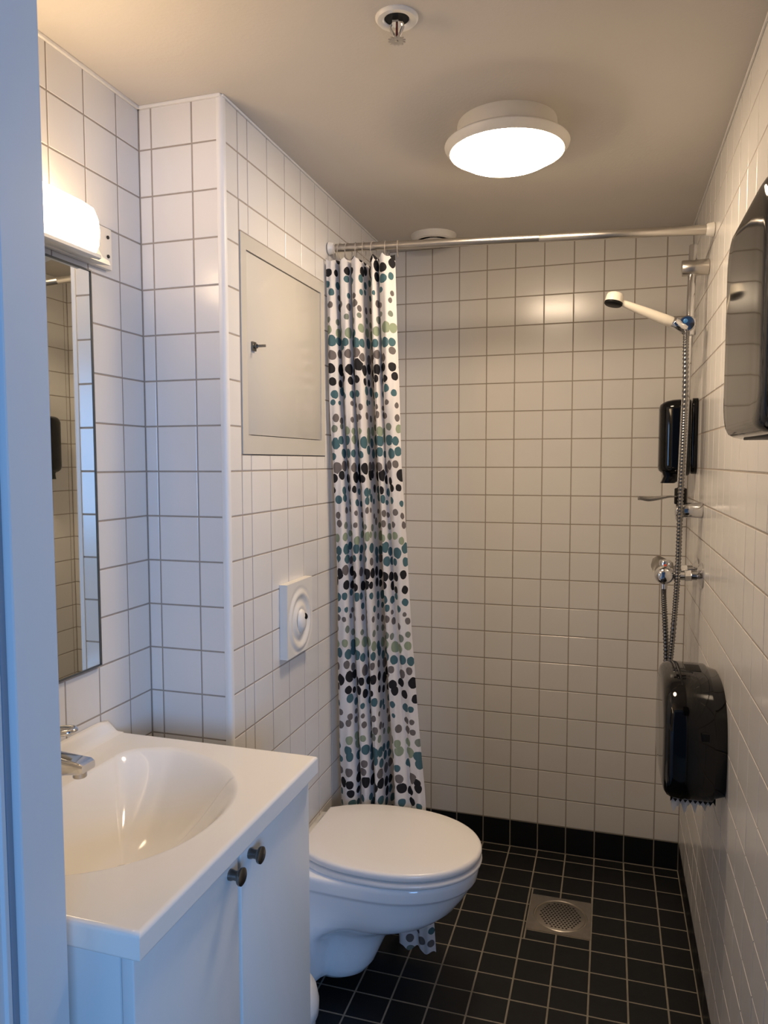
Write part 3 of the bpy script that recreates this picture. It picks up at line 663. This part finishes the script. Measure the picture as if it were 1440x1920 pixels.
for y in (2.205, 2.315):
    bm = B(); lathe(bm, [(0.036, 0), (0.036, 0.002), (0.022, 0.010), (0.014, 0.014), (0.013, 0.030)], (XR - 0.0005, y, 1.103), (-1, 0, 0), 32); part('escutcheon', bm, CHROME, mx_, 50)
    bm = B(); cyl(bm, (XR - 0.028, y, 1.103), (XR - 0.046, y, 1.102), 0.0165, 6, 0.001); cyl(bm, (XR - 0.044, y, 1.102), (mc.x + 0.01, y, 1.100), 0.0135, 20); part('union', bm, CHROME, mx_, 30)
bm = B(); lathe(bm, [(0.017, 0.018), (0.0175, 0.030), (0.015, 0.036), (0.0, 0.037)], mc + V((0.005, 0, 0)), (0, 0, 1), 24); part('lever_base', bm, CHROME, mx_, 50)
bm = B(); cyl(bm, mc + V((0.0, -0.0435, -0.018)), mc + V((0.0, -0.0435, -0.040)), 0.0095, 16); part('hose_outlet', bm, CHROME, mx_, 50)
bm = B(); rg = []
for s in range(11):
    t = s / 10; ww = lerp(0.013, 0.026, smooth(t)) * (math.sqrt(max(0.02, 1 - ((t - 0.8) / 0.2) ** 2)) if t > 0.8 else 1)
    c = mc + V((0.024 - 0.052 * t, 0.02, 0.013 + 0.008 * math.sin(t * 2.4)))
    rg.append([c + V((0.004 * q2, q1 * ww, q2 * 0.003)) for q1, q2 in ((-1, -1), (-1, 1), (-0.5, 1.3), (0.5, 1.3), (1, 1), (1, -1))])
for r in rg:
    for p in r: p.z += (p.y - mc.y - 0.02) * 0.75
loft(bm, rg); lvp = part('lever', bm, LEVM, mx_, 60)
bm = B(); cyl(bm, mc + V((0.002, -0.05, 0.0235)), mc + V((0.002, -0.052, 0.0285)), 0.004, 14); part('dot', bm, REDD, mx_, 40, 'red temperature dot')
# soap dish clipped on the rail
sd = thing('soap_dish', 'thin curved soap dish clipped low on the shower rail', 'soap dish', (rx(1.32), RY, 1.30))
bm = B(); cyl(bm, (rx(1.32), RY, 1.300), (rx(1.32), RY, 1.345), 0.0165, 24, 0.002); part('clip', bm, BLACKM, sd, 50, 'dark clip')
bm = B(); rg = []
for s in range(17):
    t = s / 16; x = lerp(rx(1.32) - 0.012, 0.076, t); ww = 0.012 + 0.036 * smooth(t * 2.0) ; ww *= math.sqrt(max(0.01, 1 - ((t - 0.72) / 0.28) ** 2)) if t > 0.72 else 1
    z = 1.324 - 0.013 * smooth(t * 1.3) + 0.004 * smooth((t - 0.7) / 0.3)
    up_ = [(-1, 0.006), (-0.8, 0.001), (0, -0.001), (0.8, 0.001), (1, 0.006)]
    k = smooth(t * 1.6)
    rg.append([V((x, RY - 0.012 + q * ww, z + h * k)) for q, h in up_] + [V((x, RY - 0.012 + q * ww, z + h * k - 0.003)) for q, h in up_[::-1]])
loft(bm, rg); part('tray', bm, SMOKE, sd, 60)

# ------------------------------------------------------------------ dispensers on the right wall
def wallplace(cy, cz): return lambda u, v, h: V((XR - h, cy + u, cz + v))
sdn = thing('soap_dispenser', 'black wall soap dispenser behind the shower hose in the corner', 'soap dispenser', (XR, 2.455, 1.38))
bm = B(); shell(bm, lambda i: rrect(0.055 - i, 0.115 - i, 0.028 - i * 0.6), wallplace(2.455, 1.497), 0.016, 0.003); part('back_plate', bm, BLACK, sdn, 50)
bm = B(); rg = []
for h, i in [(0.020, 0.004), (0.024, 0.0), (0.050, 0.0), (0.070, 0.002), (0.085, 0.007), (0.097, 0.015), (0.105, 0.026), (0.108, 0.040)]:
    rg.append([V((XR - h, 2.452 + u, 1.493 + v)) for u, v in rrect(0.056 - i, 0.116 - i * 0.55, max(0.012, 0.030 - i * 0.4))])
loft(bm, rg); part('housing', bm, BLACK, sdn, 60)
bm = B(); rg = []
for z, x0, x1, hw_ in ((1.392, 0.150, 0.205, 0.030), (1.375, 0.156, 0.200, 0.027), (1.362, 0.152, 0.200, 0.024), (1.354, 0.148, 0.190, 0.022)):
    rg.append([V(((x0 + x1) / 2 + u, 2.44 + v, z)) for u, v in rrect((x1 - x0) / 2, hw_, 0.012, 6)])
loft(bm, rg); part('nozzle', bm, BLACK, sdn, 50)
# toilet paper dispenser
PY, PZ0, PZ1, PX = 1.835, 0.672, 0.938, 0.123
tp = thing('toilet_paper_dispenser', 'black jumbo-roll toilet paper dispenser low on the right wall', 'dispenser', (XR, PY, PZ0))
def arch(ins):
    hw_, z0, z1 = 0.172 - ins, PZ0 + ins, PZ1 - ins; out = []; c = (z0 + z1) / 2
    n = 56
    for k in range(n):
        a = 2 * PI * k / n; ca, sa = math.cos(a), math.sin(a)
        e = 2 / 2.9 if sa > 0 else 2 / 5.5
        ws = 1.0 - 0.10 * max(0, sa)
        out.append((hw_ * ws * (1 if ca > 0 else -1) * abs(ca) ** e, c + (z1 - z0) / 2 * (1 if sa > 0 else -1) * abs(sa) ** e))
    return out
bm = B(); loft(bm, [[V((XR - h, PY + u, v)) for u, v in arch(i)] for h, i in ((0.0005, 0.012), (0.020, 0.006), (0.024, 0.004))]); part('back_plate', bm, BLACK, tp, 50)
bm = B(); loft(bm, [[V((XR - h, PY + u, v)) for u, v in arch(i)] for h, i in ((0.024, 0.0015), (0.028, 0.0), (0.095, -0.001), (0.108, 0.001), (0.117, 0.005), (0.123, 0.012), (0.126, 0.022), (0.127, 0.05))]); hz = part('cover', bm, BLACK, tp, 60)
bm = B(); box(bm, (0.196, PY - 0.1735, 0.826), (0.212, PY - 0.168, 0.843), 0.001); part('label', bm, BLACKM, hz, 40, 'small matt square on the side')
bm = B(); box(bm, (XR - 0.075, PY - 0.03, PZ1 - 0.006), (XR - 0.040, PY + 0.03, PZ1 + 0.001), 0.002); part('lock', bm, BLACKM, tp)
bm = B(); yy = PY - 0.128; nt_ = 9; ln = []
for k in range(nt_ * 2 + 1):
    x = lerp(0.140, 0.232, k / (nt_ * 2)); ln.append((x, PZ0 + (0.006 if k % 2 else -0.002)))
prof_ = [(0.232, PZ0 + 0.03), (0.140, PZ0 + 0.03)] + ln
loft(bm, [[V((x, y, z)) for x, z in prof_] for y in (yy - 0.004, yy)]); part('tear_edge', bm, BLACKM, tp, 30, 'toothed tear edge')
bm = B(); rg = []
random.seed(5); nn = 26
for y in (PY - 0.1235, PY - 0.122):
    rg.append([V((lerp(0.142, 0.222, k / nn), y + 0.004 * math.sin(k * 1.7), PZ0 + 0.016)) for k in range(nn + 1)] + [V((lerp(0.142, 0.222, k / nn), y - 0.004 + 0.008 * math.sin(k * 1.1), PZ0 + 0.004 - [0.016, 0.028, 0.036, 0.024, 0.014, 0.020, 0.014][k % 7] * (1.0 - 0.45 * k / nn))) for k in range(nn, -1, -1)])
loft(bm, rg); single('toilet_paper', bm, PAPER, 'torn white toilet paper end hanging below the black dispenser', 'toilet paper', (0.18, PY - 0.122, PZ0 - 0.03), 30)
# paper towel dispenser
TC, TZ = 1.03, 1.594
td = thing('paper_towel_dispenser', 'large glossy black paper towel dispenser on the right wall nearest the viewer', 'dispenser', (XR, TC, 1.45))
bm = B(); shell(bm, lambda i: rrect(0.146 - i, 0.140 - i, 0.045 - i * 0.5), wallplace(TC, TZ), 0.022, 0.003); part('back_plate', bm, BLACKM, td, 50)
bm = B(); rg = []
for h, i in ((0.024, 0.002), (0.027, 0.0), (0.060, 0.0), (0.074, 0.002), (0.084, 0.007), (0.091, 0.015), (0.0945, 0.026), (0.0955, 0.042), (0.0957, 0.075)):
    rg.append([V((XR - h, TC + u, TZ + v)) for u, v in rrect(0.165 - i * 0.9, 0.144 - i * 0.45, max(0.03, 0.052 - i * 0.3), 10)])
loft(bm, rg); part('cover', bm, BLACK, td, 70)
bm = B(); box(bm, (XR - 0.075, TC - 0.09, 1.4492), (XR - 0.025, TC + 0.09, 1.452), 0.001); part('paper_slot', bm, BLACKM, td)
